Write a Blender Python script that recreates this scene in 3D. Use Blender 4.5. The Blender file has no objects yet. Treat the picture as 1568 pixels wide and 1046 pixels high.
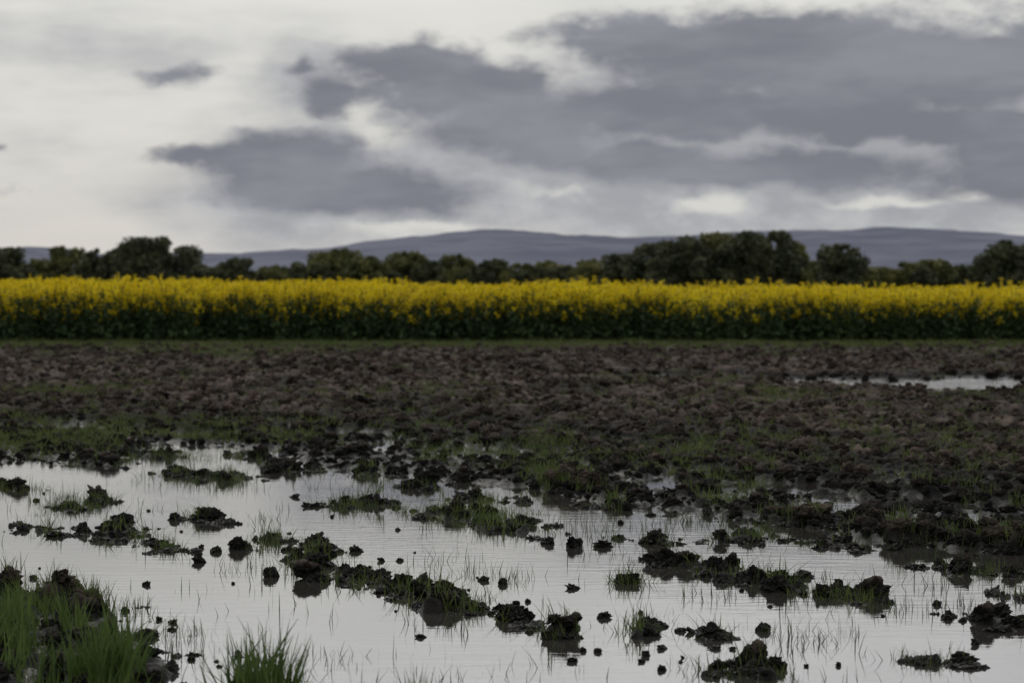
import bpy, math, random
import numpy as np
from mathutils import Vector, noise as mnoise
random.seed(7); rng=np.random.default_rng(7)
F=3702.0; CU=784.0; HV=430.0; CH=1.5
def G(u,v,h=0.0):
    Y=(CH-h)*F/(v-HV); return ((u-CU)/F*Y, Y)
scene=bpy.context.scene
scene.view_settings.view_transform='Standard'; scene.view_settings.look='None'; scene.view_settings.exposure=0

# ------------------------------------------------------------------ numpy noise
def _hash(ix,iy,s):
    h=(ix.astype(np.int64)*374761393+iy.astype(np.int64)*668265263+s*1442695041)&0xffffffff
    h=((h^(h>>13))*1274126177)&0xffffffff
    h=(h^(h>>16))&0xffffffff
    h=(h*2246822519)&0xffffffff
    h=(h^(h>>15))&0xffffffff
    return h/4294967296.0
def perlin(x,y,s=0):
    ix=np.floor(x);iy=np.floor(y);fx=x-ix;fy=y-iy
    ux=fx*fx*fx*(fx*(fx*6-15)+10);uy=fy*fy*fy*(fy*(fy*6-15)+10)
    def g(dx,dy):
        a=_hash(ix+dx,iy+dy,s)*2*np.pi
        return np.cos(a)*(fx-dx)+np.sin(a)*(fy-dy)
    a=g(0,0);b=g(1,0);c=g(0,1);d=g(1,1)
    return (a*(1-ux)+b*ux)*(1-uy)+(c*(1-ux)+d*ux)*uy
def fbm(x,y,o=4,s=0):
    r=0;a=1
    for i in range(o):
        r=r+a*perlin(x*2**i+i*17.3,y*2**i-i*9.1,s+i);a*=.5
    return r
def clodn(x,y,s):
    ix=np.floor(x);iy=np.floor(y);best=np.zeros_like(x)
    for dx in(-1,0,1):
        for dy in(-1,0,1):
            cx=ix+dx;cy=iy+dy
            px=cx+_hash(cx,cy,s);py=cy+_hash(cx,cy,s+1);hh=_hash(cx,cy,s+2);r=.45+.55*_hash(cx,cy,s+3)
            d2=((x-px)**2+(y-py)**2)/(r*r)
            best=np.maximum(best,(.1+.9*hh**3)*np.clip(1-d2,0,1)**.7)
    return best
def sm(t):
    t=np.clip(t,0,1);return t*t*(3-2*t)

# ------------------------------------------------------------------ water outline + islands
poly_px=[(-500,700),(-120,702),(0,706),(80,712),(140,706),(195,692),(205,677),(280,680),(440,690),(500,710),(600,725),(650,722),(720,737),
 (850,747),(900,765),(1000,775),(1100,788),(1200,797),(1330,805),(1350,830),(1450,836),(1568,845),(1900,872),(2600,930),(2600,1700),(300,1700),
 (235,1180),(180,1040),(120,960),(60,935),(20,950),(-100,905),(-700,880)]
POLY=np.array([G(u,v) for u,v in poly_px])
def sdist(x,y):
    n=len(POLY);dm=np.full(x.shape,1e9);ins=np.zeros(x.shape,bool)
    for i in range(n):
        a=POLY[i];b=POLY[(i+1)%n];ex,ey=b-a
        t=np.clip(((x-a[0])*ex+(y-a[1])*ey)/(ex*ex+ey*ey),0,1)
        dm=np.minimum(dm,(x-a[0]-t*ex)**2+(y-a[1]-t*ey)**2)
        c=((a[1]>y)!=(b[1]>y))
        xi=a[0]+(y-a[1])*ex/(ey if ey!=0 else 1e-9)
        ins^=c&(x<xi)
    d=np.sqrt(dm);return np.where(ins,-d,d)
# (u,v,half width px, grassiness)
ISL=[(15,748,28,.9),(58,812,40,.2),(150,770,22,.5),(165,822,50,.5),(205,822,34,.4),(255,842,28,.5),(330,800,16,.4),(290,797,20,.4),
(480,842,26,.6),(475,862,26,.6),(515,888,36,.4),(565,885,18,.4),(600,905,26,.3),(650,912,50,.5),(690,932,38,.6),(790,952,20,.3),
(640,748,22,.3),(670,790,44,.9),(575,772,22,.8),(430,722,30,.2),(480,722,14,.1),(300,730,36,.7),(350,732,28,.8),(765,808,42,1),(735,790,38,1),
(1010,832,28,.4),(1080,872,42,.3),(1018,866,18,.3),(1160,892,22,.4),(1205,902,32,.3),(1270,910,26,.8),(1322,918,18,.3),(1285,838,34,.2),
(1160,825,24,.9),(1110,830,16,.4),(1465,875,28,.3),(1548,884,34,.3),(1545,957,52,.2),(1150,1035,42,.4),(1475,1018,20,.2),(990,972,18,.6),
(1090,976,20,.4),(857,975,18,.5),(520,775,18,1),(740,765,34,.7),(880,752,34,.9),(960,892,9,1),(1555,845,28,.5),(110,780,22,1),(20,915,20,.7),(420,828,12,.9),(1415,1018,9,.6),
(940,780,26,.3),(1230,805,30,.3),(1390,828,30,.3),(95,925,28,.8),(370,842,12,.5),(140,945,26,.8),(1560,915,16,.5),(250,700,30,.7),(380,700,30,.5),(160,712,34,.3),(560,728,26,.5)]
DIRX,DIRY=.47,-.883
ISLW=[(G(u,v)+(w/F*G(u,v)[1],g)) for u,v,w,g in ISL]
# standing water in hollows: (u,v,half width px, half depth px)
PUD=[(1410,592,170,10),(1490,604,90,7),(1260,588,70,8),(1520,585,100,7),(1000,581,70,5),(1130,579,50,4),
 (1170,748,75,9),(1300,768,60,8),(1400,768,60,7),(1010,742,36,7),(765,697,55,7),(595,682,22,12),(432,666,14,12),(540,668,70,5),(700,692,45,5),
 (95,660,50,5),(1505,778,60,6),(870,695,34,6),(15,655,34,5),(1230,745,55,5),(1100,765,50,6),(1450,800,80,7),(1250,785,70,6),(1340,745,50,5),(980,755,40,5),(640,705,50,6),(330,668,60,4),(1060,725,40,5)]
def H(x,y):
    sd=sdist(x,y)
    land=sm(sd/6.5)
    base=np.where(sd>0,.004+.074*land,.004-.086*sm(-sd/.5))
    amp=np.where(sd>0,.80+.20*sm(sd/3.0),.80-.65*sm(-sd/.45))
    isl=np.zeros(x.shape)
    wx=x+.16*perlin(x*4,y*4,50)+.08*perlin(x*13,y*13,52);wy=y+.26*perlin(x*4,y*4,51)+.12*perlin(x*13,y*13,53)
    for (ix,iy,w,g) in ISLW:
        dx=wx-ix;dy=wy-iy
        a=(dx*DIRX+dy*DIRY)/(w*1.65);b=(dx*-DIRY+dy*DIRX)/(w*.85)
        isl=np.maximum(isl,np.exp(-(a*a+b*b)**1.5))
    d=.883*x+.47*y
    furr=np.cos((d-5.1)/1.78*2*np.pi)
    base=base+np.where(sd<0,.014*furr,.012*furr)+.084*isl*(sd<.2)
    amp=np.maximum(amp,isl*1.1*(sd<.5))
    pud=np.zeros(x.shape)
    for (u,v,w,hh) in PUD:
        px,py=G(u,v,.0);rx=w/F*py;ry=hh*py*py/(F*CH)
        q=((wx-px)/rx)**2+((wy-py)/ry)**2
        pud=np.maximum(pud,np.exp(-q*q))
    amp=amp*(1-.62*pud)
    n=.034*clodn(x*4.3,y*4.3,11)+.058*clodn(x*9.5+3,y*9.5,23)+.030*fbm(x*1.1,y*1.1,3,5)+.036*clodn(x*21,y*21,31)
    n=n+.044*fbm(x*7,y*7,4,8)-.025
    far=sm((y-26)/10)
    return np.where(y>4,base+amp*n-(.098+.05*far)*pud,0.05), sd, isl

# ------------------------------------------------------------------ material helpers
def newmat(name):
    m=bpy.data.materials.new(name);m.use_nodes=True;nt=m.node_tree;return m,nt,nt.nodes['Principled BSDF']
def N(nt,t,**k):
    n=nt.nodes.new(t)
    for a,b in k.items(): setattr(n,a,b)
    return n
def M(nt,op,a,b=None,c=None,clamp=False):
    n=nt.nodes.new('ShaderNodeMath');n.operation=op;n.use_clamp=clamp
    for i,v in enumerate((a,b,c)):
        if v is None: continue
        if isinstance(v,(int,float)): n.inputs[i].default_value=v
        else: nt.links.new(v,n.inputs[i])
    return n.outputs[0]
def VM(nt,op,a,b=None):
    n=nt.nodes.new('ShaderNodeVectorMath');n.operation=op
    for i,v in enumerate((a,b)):
        if v is None: continue
        if isinstance(v,(tuple,list)): n.inputs[i].default_value=v
        else: nt.links.new(v,n.inputs[i])
    return n.outputs['Value'] if op=='LENGTH' else n.outputs['Vector']
def MIX(nt,f,a,b):
    n=nt.nodes.new('ShaderNodeMix');n.data_type='RGBA'
    for s,v in ((n.inputs[0],f),(n.inputs[6],a),(n.inputs[7],b)):
        if isinstance(v,(int,float)): s.default_value=v
        elif isinstance(v,(tuple,list)): s.default_value=(*v,1) if len(v)==3 else v
        else: nt.links.new(v,s)
    return n.outputs[2]
def SS(nt,v,a,b,lo=0.,hi=1.):
    n=nt.nodes.new('ShaderNodeMapRange');n.interpolation_type='SMOOTHSTEP'
    nt.links.new(v,n.inputs[0]);n.inputs[1].default_value=a;n.inputs[2].default_value=b;n.inputs[3].default_value=lo;n.inputs[4].default_value=hi
    return n.outputs[0]
def NOI(nt,vec,scale,det=4,rough=.55,col=False):
    n=nt.nodes.new('ShaderNodeTexNoise');n.inputs['Scale'].default_value=scale;n.inputs['Detail'].default_value=det;n.inputs['Roughness'].default_value=rough
    nt.links.new(vec,n.inputs['Vector']);return n.outputs['Color' if col else 'Fac']

def soil_material(name,clod=False):
    m,nt,bs=newmat(name);geo=N(nt,'ShaderNodeNewGeometry');pos=geo.outputs['Position']
    sep=N(nt,'ShaderNodeSeparateXYZ');nt.links.new(pos,sep.inputs[0])
    n1=NOI(nt,VM(nt,'MULTIPLY',pos,(1,.55,1)),.45,4);n2=NOI(nt,pos,6,5,.7);n3=NOI(nt,pos,45,4,.7)
    dry=SS(nt,sep.outputs[2],.05,.125)
    dark=MIX(nt,SS(nt,n2,.35,.7),(.004,.0038,.0032),(.012,.0106,.0085))
    light=MIX(nt,SS(nt,n2,.38,.64),(.016,.0128,.0105),(.112,.086,.070))
    light=MIX(nt,SS(nt,n1,.46,.62,0.,.65),light,(.017,.0145,.011))
    c=MIX(nt,dry,dark,light)
    if not clod:
        gm=M(nt,'MULTIPLY',SS(nt,n1,.52,.64),SS(nt,n2,.45,.6),clamp=True)
        far=SS(nt,sep.outputs[1],60,64)
        c=MIX(nt,M(nt,'MULTIPLY',gm,.4),c,(.024,.031,.011))
        c=MIX(nt,far,c,(.03,.045,.015))
    nt.links.new(c,bs.inputs['Base Color'])
    r=M(nt,'ADD',SS(nt,sep.outputs[2],.0,.06,.42,.95),M(nt,'MULTIPLY',n3,.1))
    nt.links.new(r,bs.inputs['Roughness']);bs.inputs['Specular IOR Level'].default_value=.16
    b=N(nt,'ShaderNodeBump');b.inputs['Strength'].default_value=1.;b.inputs['Distance'].default_value=.016
    nt.links.new(M(nt,'ADD',n3,M(nt,'MULTIPLY',n2,2.)),b.inputs['Height']);nt.links.new(b.outputs[0],bs.inputs['Normal'])
    return m
soil=soil_material('ploughed_soil');clodmat=soil_material('wet_soil_clod',True)

def leafy(name,cols,scale=3.,transl=.3,rough=.6,inst=True):
    m,nt,bs=newmat(name);geo=N(nt,'ShaderNodeNewGeometry')
    n=NOI(nt,geo.outputs['Position'],scale,2)
    f=SS(nt,n,.35,.65)
    if inst:
        oi=N(nt,'ShaderNodeObjectInfo');f=M(nt,'ADD',M(nt,'MULTIPLY',f,.5),M(nt,'MULTIPLY',oi.outputs['Random'],.5))
    c=MIX(nt,f,cols[0],cols[1])
    nt.links.new(c,bs.inputs['Base Color']);bs.inputs['Roughness'].default_value=rough;bs.inputs['Specular IOR Level'].default_value=.15
    tr=N(nt,'ShaderNodeBsdfTranslucent');nt.links.new(c,tr.inputs[0])
    mx=N(nt,'ShaderNodeMixShader');mx.inputs[0].default_value=transl
    nt.links.new(bs.outputs[0],mx.inputs[1]);nt.links.new(tr.outputs[0],mx.inputs[2])
    nt.links.new(mx.outputs[0],nt.nodes['Material Output'].inputs[0]);return m

def mesh_np(name,V,Fc,mats,mi=None,smooth=False):
    V=np.asarray(V,dtype=np.float32);Fc=np.asarray(Fc,dtype=np.int32);k=Fc.shape[1]
    me=bpy.data.meshes.new(name);me.vertices.add(len(V));me.vertices.foreach_set('co',V.ravel())
    me.loops.add(Fc.size);me.loops.foreach_set('vertex_index',Fc.ravel())
    me.polygons.add(len(Fc));me.polygons.foreach_set('loop_start',np.arange(0,Fc.size,k,dtype=np.int32))
    for m in mats: me.materials.append(m)
    if mi is not None: me.polygons.foreach_set('material_index',np.asarray(mi,dtype=np.int32))
    me.polygons.foreach_set('use_smooth',np.full(len(Fc),smooth))
    me.update(calc_edges=True);me.validate();return me
def link(name,me):
    o=bpy.data.objects.new(name,me);scene.collection.objects.link(o);return o

# ------------------------------------------------------------------ ground sheet
nc=1000
ys=np.concatenate([np.linspace(-60,4.5,12),np.geomspace(6,58,950),np.geomspace(60,14000,50)])
S=np.linspace(-1,1,nc);S=S*(.75+.25*S*S)
Wd=np.where(ys>0,.29*np.maximum(ys,0)+3.0,3.0);Wd=np.where(ys<5,np.maximum(Wd,4.5+(5-ys)*.6),Wd)
X=S[None,:]*Wd[:,None];Y=np.repeat(ys[:,None],nc,1)
Z=np.full(X.shape,.05);msk=(ys>4)&(ys<59)
Z[msk],_,_=H(X[msk],Y[msk])
idx=np.arange(len(ys)*nc).reshape(len(ys),nc)
Q=np.stack([idx[:-1,:-1],idx[:-1,1:],idx[1:,1:],idx[1:,:-1]],-1).reshape(-1,4)
ground=link('ploughed_field_ground',mesh_np('ground',np.stack([X,Y,Z],-1).reshape(-1,3),Q,[soil],smooth=True))

# ------------------------------------------------------------------ flood water
wm,nt,bs=newmat('flood_water')
bs.inputs['Base Color'].default_value=(.030,.028,.025,1);bs.inputs['Roughness'].default_value=.03;bs.inputs['IOR'].default_value=1.6
geo=N(nt,'ShaderNodeNewGeometry')
v1=VM(nt,'MULTIPLY',geo.outputs['Position'],(1.2,5.5,1));v2=VM(nt,'MULTIPLY',geo.outputs['Position'],(5,20,1))
w=M(nt,'ADD',NOI(nt,v1,2.2,3),M(nt,'MULTIPLY',NOI(nt,v2,2.0,2),.3))
mod=SS(nt,NOI(nt,geo.outputs['Position'],.5,2),.35,.65,.35,1.)
sy=N(nt,'ShaderNodeSeparateXYZ');nt.links.new(geo.outputs['Position'],sy.inputs[0])
mod=M(nt,'MULTIPLY',mod,SS(nt,sy.outputs[1],22,32,1.,9.))
b=N(nt,'ShaderNodeBump');b.inputs['Distance'].default_value=.004;b.inputs['Strength'].default_value=.36
nt.links.new(M(nt,'MULTIPLY',w,mod),b.inputs['Height']);nt.links.new(b.outputs[0],bs.inputs['Normal'])
water=link('flood_water',mesh_np('water',[(-14,5.2,0),(14,5.2,0),(22,45,0),(-22,45,0)],[(0,1,2,3)],[wm]))

# ------------------------------------------------------------------ instancing
def instances(name,cname,meshes,P,R,Sc,I):
    col=bpy.data.collections.new(cname)
    for i,me in enumerate(meshes):
        col.objects.link(bpy.data.objects.new(f'{cname}_{i:02d}',me))
    me=bpy.data.meshes.new(name);P=np.asarray(P,dtype=np.float32);me.vertices.add(len(P));me.vertices.foreach_set('co',P.ravel())
    a=me.attributes.new('rot','FLOAT_VECTOR','POINT');a.data.foreach_set('vector',np.asarray(R,dtype=np.float32).ravel())
    a=me.attributes.new('scl','FLOAT_VECTOR','POINT');a.data.foreach_set('vector',np.asarray(Sc,dtype=np.float32).ravel())
    a=me.attributes.new('idx','INT','POINT');a.data.foreach_set('value',np.asarray(I,dtype=np.int32))
    o=link(name,me)
    ng=bpy.data.node_groups.new(name+'_scatter','GeometryNodeTree')
    ng.interface.new_socket(name='Geometry',in_out='INPUT',socket_type='NodeSocketGeometry')
    ng.interface.new_socket(name='Geometry',in_out='OUTPUT',socket_type='NodeSocketGeometry')
    gi=ng.nodes.new('NodeGroupInput');go=ng.nodes.new('NodeGroupOutput')
    ci=ng.nodes.new('GeometryNodeCollectionInfo');ci.inputs['Collection'].default_value=col
    ci.inputs['Separate Children'].default_value=True;ci.inputs['Reset Children'].default_value=True
    ip=ng.nodes.new('GeometryNodeInstanceOnPoints');ip.inputs['Pick Instance'].default_value=True
    def at(nm,dt):
        n=ng.nodes.new('GeometryNodeInputNamedAttribute');n.data_type=dt;n.inputs['Name'].default_value=nm
        return [s for s in n.outputs if s.enabled and s.name=='Attribute'][0]
    L=ng.links.new
    L(gi.outputs[0],ip.inputs['Points']);L(ci.outputs[0],ip.inputs['Instance'])
    L(at('idx','INT'),ip.inputs['Instance Index']);L(at('rot','FLOAT_VECTOR'),ip.inputs['Rotation']);L(at('scl','FLOAT_VECTOR'),ip.inputs['Scale'])
    L(ip.outputs[0],go.inputs[0])
    md=o.modifiers.new('scatter','NODES');md.node_group=ng
    return o

# ------------------------------------------------------------------ soil clods
def clod_mesh(k):
    import bmesh
    bm=bmesh.new();bmesh.ops.create_icosphere(bm,subdivisions=4,radius=1)
    for v in bm.verts:
        p=v.co.copy();o=Vector((k*7.3,k*3.1,k))
        d=1+.55*mnoise.noise(p*1.2+o)+.42*mnoise.noise(p*2.8+o)+.34*abs(mnoise.noise(p*6+o))+.26*mnoise.noise(p*13+o)
        c=p*d;c.z*=.65;v.co=c
    me=bpy.data.meshes.new('clod');bm.to_mesh(me);bm.free();me.materials.append(clodmat)
    for f in me.polygons: f.use_smooth=False
    return me
CM=[clod_mesh(i) for i in range(8)]
P=[];Sc=[]
SING=[(305,862,11),(415,884,13),(880,838,13),(925,838,11),(840,833,9),(330,846,9),(375,840,9),(740,890,9),(770,895,8),(877,902,8),(612,860,5),
(262,955,6),(190,937,6),(50,887,6),(925,947,8),(1015,995,7),(1042,968,7),(811,970,6),(1170,967,10),(1415,1016,12),(950,802,5),(1475,1014,16),(330,795,14),
(150,765,18),(125,815,12),(1060,970,8),(545,845,8),(450,762,6),(270,725,12),(1340,915,8),(1500,875,9),(1100,1025,14),(1185,1025,16),(790,950,20),(800,805,14),(1545,848,20),
(1140,885,13),(1195,890,18),(1440,865,12),(1520,950,24),(1556,960,22),(650,740,18),(425,715,18),(445,720,14),(478,717,12),(480,838,20),(1010,960,9),(1230,885,12),(190,800,16),(170,812,14),(700,915,16),(640,900,16),(990,960,12)]
for u,v,w in SING:
    x,y=G(u,v);s=w/F*y*.95;P.append((x,y,s*.15));Sc.append(s)
for _ in range(200):
    u=random.uniform(0,1568);v=random.uniform(750,1030);x,y=G(u,v);s=random.uniform(.006,.018)
    if random.random()<.5+.5*math.cos((.883*x+.47*y-5.1)/1.78*6.283): P.append((x,y,s*.2));Sc.append(s)
for (ix,iy,w,g) in ISLW:
    n=int(24+w*220)
    for _ in range(n):
        a=random.gauss(0,.85)*w*1.8;b_=random.gauss(0,.75)*w*1.05
        x=ix+a*DIRX-b_*DIRY;y=iy+a*DIRY+b_*DIRX
        s=random.choice([.008,.010,.015,.018,.022,.028,.036,.046])*random.uniform(.7,1.3)
        P.append((x,y,None));Sc.append(s)
n=9000;yy=rng.uniform(8.2,24,n);xx=rng.uniform(-1,1,n)*(.24*yy+.6)
hh_,sd,_=H(xx,yy)
for x,y,s_,h_ in zip(xx,yy,sd,hh_):
    if s_<-.45 or s_>2.2: continue
    if s_<-.1 and random.random()<.6: continue
    if s_>.3 and h_<-.004: continue
    P.append((x,y,None));Sc.append(.010+.036*random.random()**2)
n=19000
yy=rng.uniform(0,1,n);yy=13+(52-13)*yy**1.35;xx=rng.uniform(-1,1,n)*(.25*yy+1)
hh_,sd,_=H(xx,yy)
for x,y,s_,h_ in zip(xx,yy,sd,hh_):
    if s_<-.15 or h_<.0: continue
    P.append((x,y,None));Sc.append((.010+.034*random.random()**2.5)*(1+y/45))
ax=np.array([p[0] for p in P]);ay=np.array([p[1] for p in P]);hz,_,_=H(ax,ay)
P=[(x,y,(max(h,-.03)+s*.15 if z is None else z)) for (x,y,z),h,s in zip(P,hz,Sc)]
R=rng.uniform(-.6,.6,(len(P),3));R[:,2]=rng.uniform(0,6.28,len(P))
SC=np.array(Sc)[:,None]*rng.uniform(.75,1.3,(len(P),3))
instances('soil_clods','clod',CM,P,R,SC,rng.integers(0,len(CM),len(P)))

# ------------------------------------------------------------------ grass
gm_seed=leafy('grass_seedling',((.022,.034,.011),(.060,.080,.024)),4,.25)
gm_dark=leafy('grass_tuft',((.042,.064,.017),(.105,.135,.038)),4,.35)
gm_lush=leafy('grass_lush',((.034,.058,.014),(.095,.135,.036)),3,.35)
gm_field=leafy('grass_field',((.044,.060,.018),(.098,.122,.036)),1.5,.3)
def tuft(nb,h0,h1,wd,spread,lean,mat,seg=4,bend=1.):
    V=[];Fc=[]
    for _ in range(nb):
        az=random.uniform(0,6.283);r=spread*math.sqrt(random.random());a2=random.uniform(0,6.283)
        bx,by=r*math.cos(a2),r*math.sin(a2);h=random.uniform(h0,h1);ln=random.uniform(.02,lean)*h;cv=random.uniform(.0,1)*bend
        wz=random.uniform(0,3.14);w=wd*random.uniform(.6,1.2);base=len(V)
        for i in range(seg+1):
            t=i/seg;o=ln*t+ln*cv*t*t*1.3;z=h*(t-.30*cv*t*t*(lean))
            ww=w*(1-t**1.6)*.5+.0003
            cx=bx+o*math.cos(az);cy=by+o*math.sin(az)
            V+= [(cx-ww*math.cos(wz),cy-ww*math.sin(wz),z-.01),(cx+ww*math.cos(wz),cy+ww*math.sin(wz),z-.01)]
        for i in range(seg): Fc.append((base+2*i,base+2*i+1,base+2*i+3,base+2*i+2))
    return mesh_np('tuft',V,Fc,[mat],smooth=True)
seed=[tuft(random.randint(1,4),.04,.14,.0044,.06,.34,gm_seed,4,1.3) for _ in range(16)]
med=[tuft(random.randint(12,24),.05,.14,.0055,.06,.7,gm_dark) for _ in range(8)]
fld=[tuft(14,.04,.10,.011,.10,.9,gm_field,3) for _ in range(6)]
lush=[tuft(random.randint(9,18),.12,.28,.010,.055,.34,gm_lush,5,.9) for _ in range(9)]
def put(name,cn,meshes,pts,smin,smax,sink=0.0):
    ax=np.array([p[0] for p in pts]);ay=np.array([p[1] for p in pts]);h,_,_=H(ax,ay)
    P=np.stack([ax,ay,np.maximum(h,-.04)-sink],-1);n=len(pts)
    R=rng.uniform(-.12,.12,(n,3));R[:,2]=rng.uniform(0,6.28,n);s=rng.uniform(smin,smax,n)[:,None]
    S3=s*np.array([p[2] if len(p)>2 else 1 for p in pts])[:,None]*np.ones((1,3))
    return instances(name,cn,meshes,P,R,S3,rng.integers(0,len(meshes),n))
n=26000;yy=6/(rng.uniform(6/24,6/7.5,n));xx=rng.uniform(-1,1,n)*(.23*yy+.5)
h,sd,isl=H(xx,yy);cl=fbm(xx*1.3,yy*.8,3,77)
d=.883*xx+.47*yy;rid=.5+.5*np.cos((d-5.1)/1.78*2*np.pi)
pr=(sm((cl+.06)/.45)*(.10+.90*rid**1.5))*.45+.012
k=(sd<.3)&(rng.uniform(0,1,n)<pr)
pts=list(zip(xx[k],yy[k]))
CLS=[(330,745,70,10,90),(420,830,25,14,50),(400,800,20,10,20),(560,770,30,15,40),(960,895,10,6,16),(1300,975,12,18,14),(1240,985,18,14,16),(1160,815,30,14,70),(790,890,25,12,35),(860,975,15,8,20),
(980,955,30,14,40),(100,770,40,16,90),(280,975,30,12,30),(740,880,35,14,40),(1430,900,25,10,20),(1480,935,20,10,14),(1360,935,20,10,16),(1100,910,30,14,24),(890,810,50,14,70),(1050,800,40,12,60),(380,870,25,10,22),
(1240,800,30,10,24),(680,860,50,12,30),(520,770,18,10,40),(1380,1010,14,6,18),(1170,1015,30,8,24),(1540,905,20,8,16),(200,935,30,10,30),(860,745,60,10,70),(640,955,8,10,6),(1200,975,25,12,18),(450,880,30,8,18),(240,705,60,8,60),(600,740,60,10,60),(1480,870,60,12,50),(1420,840,60,10,40),(1000,800,90,16,70)]
for u,v,su,sv,c in CLS:
    for _ in range(c):
        x,y=G(u+random.gauss(0,su*.6),v+random.gauss(0,sv*.5));pts.append((x,y))
put('water_grass_seedlings','seedling',seed,pts,.7,1.2)
pts=[]
for (ix,iy,w,g) in ISLW:
    for _ in range(int(g*(9+w*110))):
        a=random.gauss(0,.85)*w*1.7;b_=random.gauss(0,.85)*w
        pts.append((ix+a*DIRX-b_*DIRY,iy+a*DIRY+b_*DIRX))
for u,v,su,sv,c in [(520,775,16,8,14),(420,830,12,8,8),(300,735,50,6,26),(860,735,30,12,70),(1160,820,14,8,12),(960,893,6,3,5),(100,775,30,10,26),(240,700,60,5,40),(760,790,40,12,20),(60,940,40,8,20),(690,780,50,10,20),(640,905,30,6,10),(480,860,20,8,10)]:
    for _ in range(c):
        x,y=G(u+random.gauss(0,su),v+random.gauss(0,sv));pts.append((x,y,.9))
n=16000;yy=rng.uniform(11,32,n);xx=rng.uniform(-1,1,n)*(.24*yy+.5);h,sd,isl=H(xx,yy);cl=fbm(xx*.9,yy*.45,3,91)
k=(sd>-.15)&(rng.uniform(0,1,n)<sm((cl-.06)/.4)*.36*sm(1.2-sd/7))
pts+=list(zip(xx[k],yy[k]))
put('shore_grass_tufts','tuft',med,pts,.6,1.15)
n=80000;yy=rng.uniform(17,52.5,n);xx=rng.uniform(-1,1,n)*(.25*yy+1);h,sd,isl=H(xx,yy)
U=CU+xx/yy*F;Vv=HV+(CH-.08)/yy*F
dens=sm((fbm(xx*.5,yy*.22,4,40)-.15)/.4)*.17+.010
for u,v,su,sv,a in [(330,658,170,16,.8),(60,662,120,16,.8),(150,600,80,7,.7),(1150,606,60,7,.6),(840,690,35,26,.8),(1300,640,200,20,.08),(1050,700,120,20,.18),(40,605,50,6,.5),(330,540,150,6,.8),(600,600,90,6,.12),(480,610,60,10,.15),(1450,690,160,25,.2)]:
    dens=dens+a*np.exp(-((U-u)/su)**2-((Vv-v)/sv)**2)
dens=dens+.55*sm((yy-47.5)/5)
k=(sd>.2)&(rng.uniform(0,1,n)<np.clip(dens,0,1)*.8)
put('field_weeds','weed',fld,list(zip(xx[k],yy[k])),.6,1.25)
n=10000;yy=rng.uniform(50.5,55.5,n);xx=rng.uniform(-24,24,n)
verge=[tuft(16,.04,.13,.014,.14,.8,gm_field,3) for _ in range(4)]
put('grass_verge','verge',verge,list(zip(xx,yy)),.6,1.2)
pts=[]
for _ in range(320):
    u=random.uniform(-250,190);v=random.uniform(925,1200)
    if u>130 and v<990: continue
    if 0<u<90 and 985<v<1060 and random.random()<.85: continue
    x,y=G(u,v);pts.append((x,y,random.choice([.3,.5,.7,.95])*(1.0 if v>965 else .5)))
for u,v,c,s in [(372,1075,12,1.3),(425,1078,11,1.2),(400,1085,10,1.2),(500,1085,3,.6),(640,1085,4,.8),(660,1090,3,.7),(560,1090,3,.4),(180,1050,14,1.1),(150,1060,10,1.1),(20,965,12,.9),(30,1000,6,.8)]:
    for _ in range(c):
        x,y=G(u+random.gauss(0,11),v+random.gauss(0,8));pts.append((x,y,s*random.uniform(.7,1.15)))
put('bank_grass','bankgrass',lush,pts,.8,1.1)

# ------------------------------------------------------------------ rapeseed crop
ry=leafy('rape_flower',((.52,.38,.004),(.74,.60,.01)),9,.3)
rg=leafy('rape_leaf',((.026,.046,.019),(.054,.084,.030)),4,.25)
def rape_patch(np_):
    V=[];Fc=[];mi=[]
    def quad(c,a,b,m):
        k=len(V);V.extend([c-a-b,c+a-b,c+a+b,c-a+b]);Fc.append((k,k+1,k+2,k+3));mi.append(m)
    def rv(): 
        v=np.array([random.gauss(0,1) for _ in range(3)]);return v/np.linalg.norm(v)
    for _ in range(np_):
        x,y=random.uniform(-.55,.55),random.uniform(-.4,.4);h=random.gauss(1.20,.11)
        top=np.array([x+random.gauss(0,.06),y+random.gauss(0,.06),h])
        base=np.array([x,y,0]);mid=(base+top)/2;ax=(top-base)/2
        for w in ([.005,0,0],[0,.005,0]): quad(mid,np.array(w),ax,1)
        for _ in range(24):
            t=random.random()**.7*.90;c=base+(top-base)*t+np.array([random.gauss(0,.10),random.gauss(0,.10),0])
            s=random.uniform(.03,.07)*(1.2-t*.7);a=rv();b=np.cross(a,rv());b/=np.linalg.norm(b)+1e-6;quad(c,a*s,b*s*.5,1)
        for _ in range(random.randint(3,6)):
            az=random.uniform(0,6.28);r=random.uniform(.03,.18);z1=h-random.random()**1.6*.44+.06
            e=np.array([x+r*math.cos(az),y+r*math.sin(az),z1]);s0=base+(top-base)*random.uniform(.5,.75)
            m=(e+s0)/2;quad(m,np.array([.003,0,0]),(e-s0)/2,1)
            for k in range(12):
                c=e+np.array([random.gauss(0,.026),random.gauss(0,.026),-random.random()**1.3*.15+.03])
                s=random.uniform(.009,.018);a=rv();b=np.cross(a,rv());b/=np.linalg.norm(b)+1e-6;quad(c,a*s,b*s,0)
    return mesh_np('rape',V,Fc,[ry,rg],mi)
RP=[rape_patch(26) for _ in range(6)]
P=[];Sc=[]
for row in range(16):
    y=55.4+row*.72 if row<10 else 62.6+(row-10)*2.0
    x=-30.0
    while x<30:
        px=x+random.uniform(-.25,.25);py=y+random.uniform(-.18,.18)+ .25*math.sin(px*.7)
        hs=.930-.0060*px+.022*math.sin(px*1.1)+.012*math.sin(px*2.7+row)+random.gauss(0,.035)
        P.append((px,py,.05));Sc.append((1,1,hs));x+=random.uniform(.55,.85)
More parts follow.
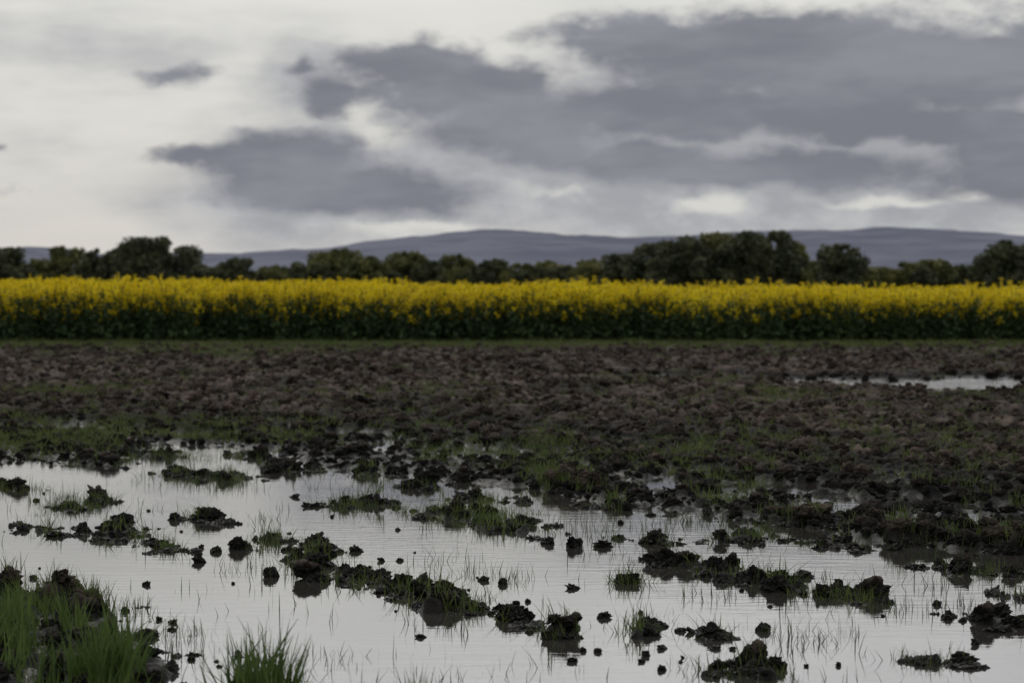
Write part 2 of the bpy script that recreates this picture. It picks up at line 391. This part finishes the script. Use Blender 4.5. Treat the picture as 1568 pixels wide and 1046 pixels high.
n=len(P);R=np.zeros((n,3));R[:,2]=rng.integers(0,2,n)*math.pi+rng.uniform(-.3,.3,n)
instances('rapeseed_crop','rapeplants',RP,P,R,Sc,rng.integers(0,6,n))

# ------------------------------------------------------------------ trees
lf1=leafy('tree_foliage_dark',((.040,.048,.026),(.096,.102,.054)),.35,.15,inst=False)  # both foliage colours brightened a little to stand in for haze
lf2=leafy('tree_foliage_spring',((.066,.074,.028),(.150,.150,.055)),.35,.2,inst=False)
bark,_,bb=newmat('tree_bark');bb.inputs['Base Color'].default_value=(.05,.045,.038,1);bb.inputs['Roughness'].default_value=.9
def tube(p0,p1,r0,r1,V,Fc,mi):
    d=(p1-p0);d=d/np.linalg.norm(d);a=np.cross(d,[.3,.9,.1]);a/=np.linalg.norm(a);b=np.cross(d,a);k=len(V)
    for p,r in((p0,r0),(p1,r1)):
        for i in range(6):
            t=i*math.pi/3;V.append(p+r*(math.cos(t)*a+math.sin(t)*b))
    for i in range(6): j=(i+1)%6;Fc.append((k+i,k+j,k+6+j,k+6+i));mi.append(2)
def tree_geo(cx,cy,hw,ht,sp,V,Fc,mi,low=.10):
    base=np.array([cx,cy,0.]);th=ht*.4;tp=base+np.array([random.gauss(0,.3),0,th]);tube(base,tp,ht*.028,ht*.018,V,Fc,mi)
    nl=int(34+hw*4.0)
    for i in range(nl):
        th_=random.uniform(0,6.283);zz=random.uniform(low,1.0)
        prof=math.sqrt(max(.05,1-((zz-.42)/.62)**2))
        r=random.random()**.5*hw*prof*.88
        c=np.array([cx+r*math.cos(th_),cy+r*math.sin(th_)*.8,zz*ht*.93+random.gauss(0,.2)])
        s=hw*random.uniform(.12,.26)+.3
        s=min(s,max(.5,(ht-c[2])*1.1))
        if i%3==0: tube(tp-np.array([0,0,random.random()*th*.4]),c,ht*.010,ht*.003,V,Fc,mi)
        m=int(60+s*s*45)
        g=rng.normal(0,1,(m,3));g/=np.linalg.norm(g,axis=1)[:,None];rad=rng.uniform(.3,1.15,m)**.6
        pc=c+g*rad[:,None]*s*np.array([1,1,.78])
        A=rng.normal(0,1,(m,3));A/=np.linalg.norm(A,axis=1)[:,None];B=np.cross(A,rng.normal(0,1,(m,3)));B/=np.linalg.norm(B,axis=1)[:,None]
        q=rng.uniform(.10,.27,(m,1));A*=q;B*=q*.8;k=len(V)
        quad=np.stack([pc-A-B,pc+A-B,pc+A+B,pc-A+B],1).reshape(-1,3);V.extend(list(quad))
        Fc.extend([(k+4*j,k+4*j+1,k+4*j+2,k+4*j+3) for j in range(m)]);mi.extend([sp]*m)
def px_tree(u,hw,top,D): return (u-CU)/F*D, D, hw/F*D, CH+(HV-top)/F*D
for nm,u,hw,top,D,sp in [('broadleaf_tree',238,74,362,400,0),('broadleaf_tree',1288,45,373,380,0),('broadleaf_tree',1555,66,368,370,0),
   ('broadleaf_tree',95,44,376,420,1),('broadleaf_tree',366,34,395,430,0),('broadleaf_tree',12,42,378,400,0)]:
    V=[];Fc=[];mi=[];x,y,w,h=px_tree(u,hw,top,D);tree_geo(x,y,w,h,sp,V,Fc,mi);link(nm,mesh_np(nm,np.array(V),Fc,[lf1,lf2,bark],mi))
V=[];Fc=[];mi=[]
TL=[(150,38,383,410,0),(300,28,408,430,1),(420,32,408,440,1),(455,26,402,440,0),(515,54,381,430,1),(560,38,392,420,1),(625,42,385,430,1),(655,26,400,420,0),(697,38,390,430,1),(757,30,397,420,0),
(800,26,403,430,1),(845,38,401,440,1),(905,42,399,430,1),(955,38,388,420,0),(1000,48,372,410,0),(1045,54,361,400,0),(1100,52,355,405,1),(1140,50,353,400,0),(1185,50,351,400,0),(1215,30,370,405,1),(1250,32,402,420,1),
(1345,38,410,430,1),(1395,32,403,430,1),(1430,40,397,430,1),(1468,28,407,430,0),(1510,28,390,400,0),(55,30,398,420,1),(190,34,379,410,0)]
for u in range(-500,0,55): TL.append((u,45,random.randint(372,400),410,random.randint(0,1)))
for u in range(1610,2150,55): TL.append((u,50,random.randint(365,398),410,random.randint(0,1)))
for u in range(-500,2150,22): TL.append((u,22,random.randint(408,421),425+random.randint(-6,10),random.randint(0,1)))
for u,hw,top,D,sp in TL:
    x,y,w,h=px_tree(u,hw,top,D);tree_geo(x,y,w,h,sp,V,Fc,mi,.05)
link('distant_tree_line',mesh_np('tl',np.array(V),Fc,[lf1,lf2,bark],mi))

# ------------------------------------------------------------------ hills
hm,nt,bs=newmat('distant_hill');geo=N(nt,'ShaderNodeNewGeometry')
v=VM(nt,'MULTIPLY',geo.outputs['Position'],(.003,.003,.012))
c=MIX(nt,SS(nt,NOI(nt,v,1.,5,.6),.38,.62),(.116,.122,.156),(.155,.160,.198))  # bluish distance haze painted into the hill base colour
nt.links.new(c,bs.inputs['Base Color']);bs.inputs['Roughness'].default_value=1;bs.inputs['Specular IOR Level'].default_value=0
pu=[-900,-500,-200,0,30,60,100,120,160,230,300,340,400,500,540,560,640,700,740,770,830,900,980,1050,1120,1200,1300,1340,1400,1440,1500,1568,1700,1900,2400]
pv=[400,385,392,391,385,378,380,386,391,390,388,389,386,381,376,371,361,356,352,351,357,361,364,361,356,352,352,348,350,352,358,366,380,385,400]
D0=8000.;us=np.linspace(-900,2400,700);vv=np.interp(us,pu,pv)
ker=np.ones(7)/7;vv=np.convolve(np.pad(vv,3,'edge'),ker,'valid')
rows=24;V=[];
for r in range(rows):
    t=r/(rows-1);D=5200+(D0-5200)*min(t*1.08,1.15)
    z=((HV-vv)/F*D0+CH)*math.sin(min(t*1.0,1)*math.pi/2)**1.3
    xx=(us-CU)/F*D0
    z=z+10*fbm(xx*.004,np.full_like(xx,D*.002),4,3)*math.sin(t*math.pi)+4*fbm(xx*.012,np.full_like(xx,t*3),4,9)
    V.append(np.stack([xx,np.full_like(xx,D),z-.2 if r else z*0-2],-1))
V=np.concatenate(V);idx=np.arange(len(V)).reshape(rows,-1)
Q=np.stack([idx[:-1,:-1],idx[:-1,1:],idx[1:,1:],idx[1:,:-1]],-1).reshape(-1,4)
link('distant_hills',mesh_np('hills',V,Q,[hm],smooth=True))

# ------------------------------------------------------------------ sky (world)
wd=bpy.data.worlds.new('World');scene.world=wd;wd.use_nodes=True;nt=wd.node_tree
for n in list(nt.nodes): nt.nodes.remove(n)
out=N(nt,'ShaderNodeOutputWorld');bg=N(nt,'ShaderNodeBackground');nt.links.new(bg.outputs[0],out.inputs[0])
tc=N(nt,'ShaderNodeTexCoord');sp=N(nt,'ShaderNodeSeparateXYZ');nt.links.new(tc.outputs['Generated'],sp.inputs[0])
az=M(nt,'MULTIPLY',M(nt,'ARCTAN2',sp.outputs[0],sp.outputs[1]),F);el=M(nt,'MULTIPLY',M(nt,'ARCSINE',sp.outputs[2]),F)
cb=N(nt,'ShaderNodeCombineXYZ');nt.links.new(az,cb.inputs[0]);nt.links.new(el,cb.inputs[1]);p=cb.outputs[0]
ps=VM(nt,'MULTIPLY',p,(.0045,.0085,1))
nc_=NOI(nt,ps,2.0,5,.55,True);nf=NOI(nt,ps,1.5,5,.6)
nlow=NOI(nt,VM(nt,'MULTIPLY',p,(.0020,.007,1)),1.,4,.6)
wv=VM(nt,'MULTIPLY',VM(nt,'SUBTRACT',nc_,(.5,.5,.5)),(90,55,0))
pw=VM(nt,'ADD',p,wv)
def ell(L):
    acc=None
    for e in L:
        u,v_,rx,rz=e[:4];a=e[4] if len(e)>4 else 1.
        q=VM(nt,'MULTIPLY',VM(nt,'SUBTRACT',pw,(u-CU,HV-v_,0)),(1/rx,1/rz,0))
        f=M(nt,'MULTIPLY',M(nt,'SUBTRACT',1.,VM(nt,'LENGTH',q)),a)
        acc=f if acc is None else M(nt,'SMOOTH_MAX',acc,f,.25)
    return acc
dark=ell([(1000,62,225,50),(1200,95,390,94),(1450,110,390,100),(1130,170,400,60),(930,165,150,50,.9),(1400,200,330,40),
 (630,98,155,46),(720,140,200,68),(800,190,210,66),(850,235,130,34,.8),(440,245,165,62),(500,285,210,62),(620,300,160,50,.85),(320,235,130,26,.8),
 (268,118,80,30,.70),(500,150,60,45,.65),(465,108,36,22,.5),(1180,262,400,44,.85),(1530,260,180,75,.85),(980,245,190,45,.8),(10,232,24,12,.45),
 (-500,300,500,60),(2200,250,500,90),(2500,60,500,80)])
veil=ell([(1200,250,700,200,1.6),(600,270,440,140,1.3),(480,130,130,80,.9),(150,230,500,60,.25),(100,90,400,60,.25)])
hi=ell([(592,205,80,26),(545,178,40,24,.9),(1085,318,80,18,.7),(1370,306,130,14,.9),(1480,296,60,18),(860,290,100,20,.5),(640,352,160,16,.8),(720,320,60,14,.4)])
df=M(nt,'ADD',dark,M(nt,'MULTIPLY',M(nt,'SUBTRACT',nf,.5),1.4))
vf=M(nt,'ADD',veil,M(nt,'MULTIPLY',M(nt,'SUBTRACT',nlow,.5),1.2))
hf=M(nt,'ADD',hi,M(nt,'MULTIPLY',M(nt,'SUBTRACT',nf,.5),1.4))
rp=N(nt,'ShaderNodeValToRGB');nt.links.new(M(nt,'DIVIDE',el,2600.),rp.inputs[0])
cr=rp.color_ramp
st=[(0,(.58,.58,.58)),(.05,(.62,.62,.61)),(.16,(.72,.712,.68)),(.21,(1.10,1.10,1.09)),(.40,(1.85,1.85,1.86)),(1,(1.10,1.11,1.13))]
cr.elements[0].position=0;cr.elements[0].color=(*st[0][1],1);cr.elements[1].position=1;cr.elements[1].color=(*st[-1][1],1)
for q,cc in st[1:-1]:
    e=cr.elements.new(q);e.color=(*cc,1)
c=rp.outputs[0]
sk=N(nt,'ShaderNodeTexSky');sk.sky_type='NISHITA';sk.sun_disc=False;sk.sun_elevation=math.radians(32);sk.sun_rotation=math.radians(-12)
skm=N(nt,'ShaderNodeVectorMath');skm.operation='SCALE';nt.links.new(sk.outputs[0],skm.inputs[0]);skm.inputs[3].default_value=.08
c=MIX(nt,.08,c,skm.outputs[0])
c=MIX(nt,SS(nt,nlow,.4,.65,0.,.3),c,(.51,.515,.52))
c=MIX(nt,SS(nt,vf,-.1,.65,0.,.92),c,MIX(nt,SS(nt,nf,.35,.65),(.335,.345,.373),(.48,.486,.50)))
c=MIX(nt,SS(nt,hf,.05,.65,0.,.88),c,(.68,.672,.635))
tone=MIX(nt,SS(nt,nlow,.38,.62),(.190,.196,.232),(.262,.270,.307))
c=MIX(nt,SS(nt,df,.0,.48,0.,.97),c,tone)
back=SS(nt,sp.outputs[1],-.6,.5,.62,1.)
fin=N(nt,'ShaderNodeVectorMath');fin.operation='SCALE';nt.links.new(c,fin.inputs[0]);nt.links.new(back,fin.inputs[3])
nt.links.new(fin.outputs[0],bg.inputs[0]);bg.inputs[1].default_value=1.0

sl=bpy.data.lights.new('sun','SUN');sl.energy=.6;sl.angle=math.radians(15);sl.color=(1,.95,.88)
so=bpy.data.objects.new('sun',sl);scene.collection.objects.link(so)
a=math.radians(-12);e=math.radians(32);dirv=Vector((math.sin(a)*math.cos(e),math.cos(a)*math.cos(e),math.sin(e)))
so.rotation_euler=dirv.to_track_quat('Z','Y').to_euler()

# ------------------------------------------------------------------ camera
cam=bpy.data.cameras.new('camera');co=bpy.data.objects.new('camera',cam);scene.collection.objects.link(co)
cam.lens=85;cam.sensor_width=36;cam.clip_start=.1;cam.clip_end=30000
co.location=(0,0,CH);co.rotation_euler=(math.radians(90-1.44),0,0)
cam.dof.use_dof=True;cam.dof.focus_distance=12.5;cam.dof.aperture_fstop=4.0
scene.camera=co
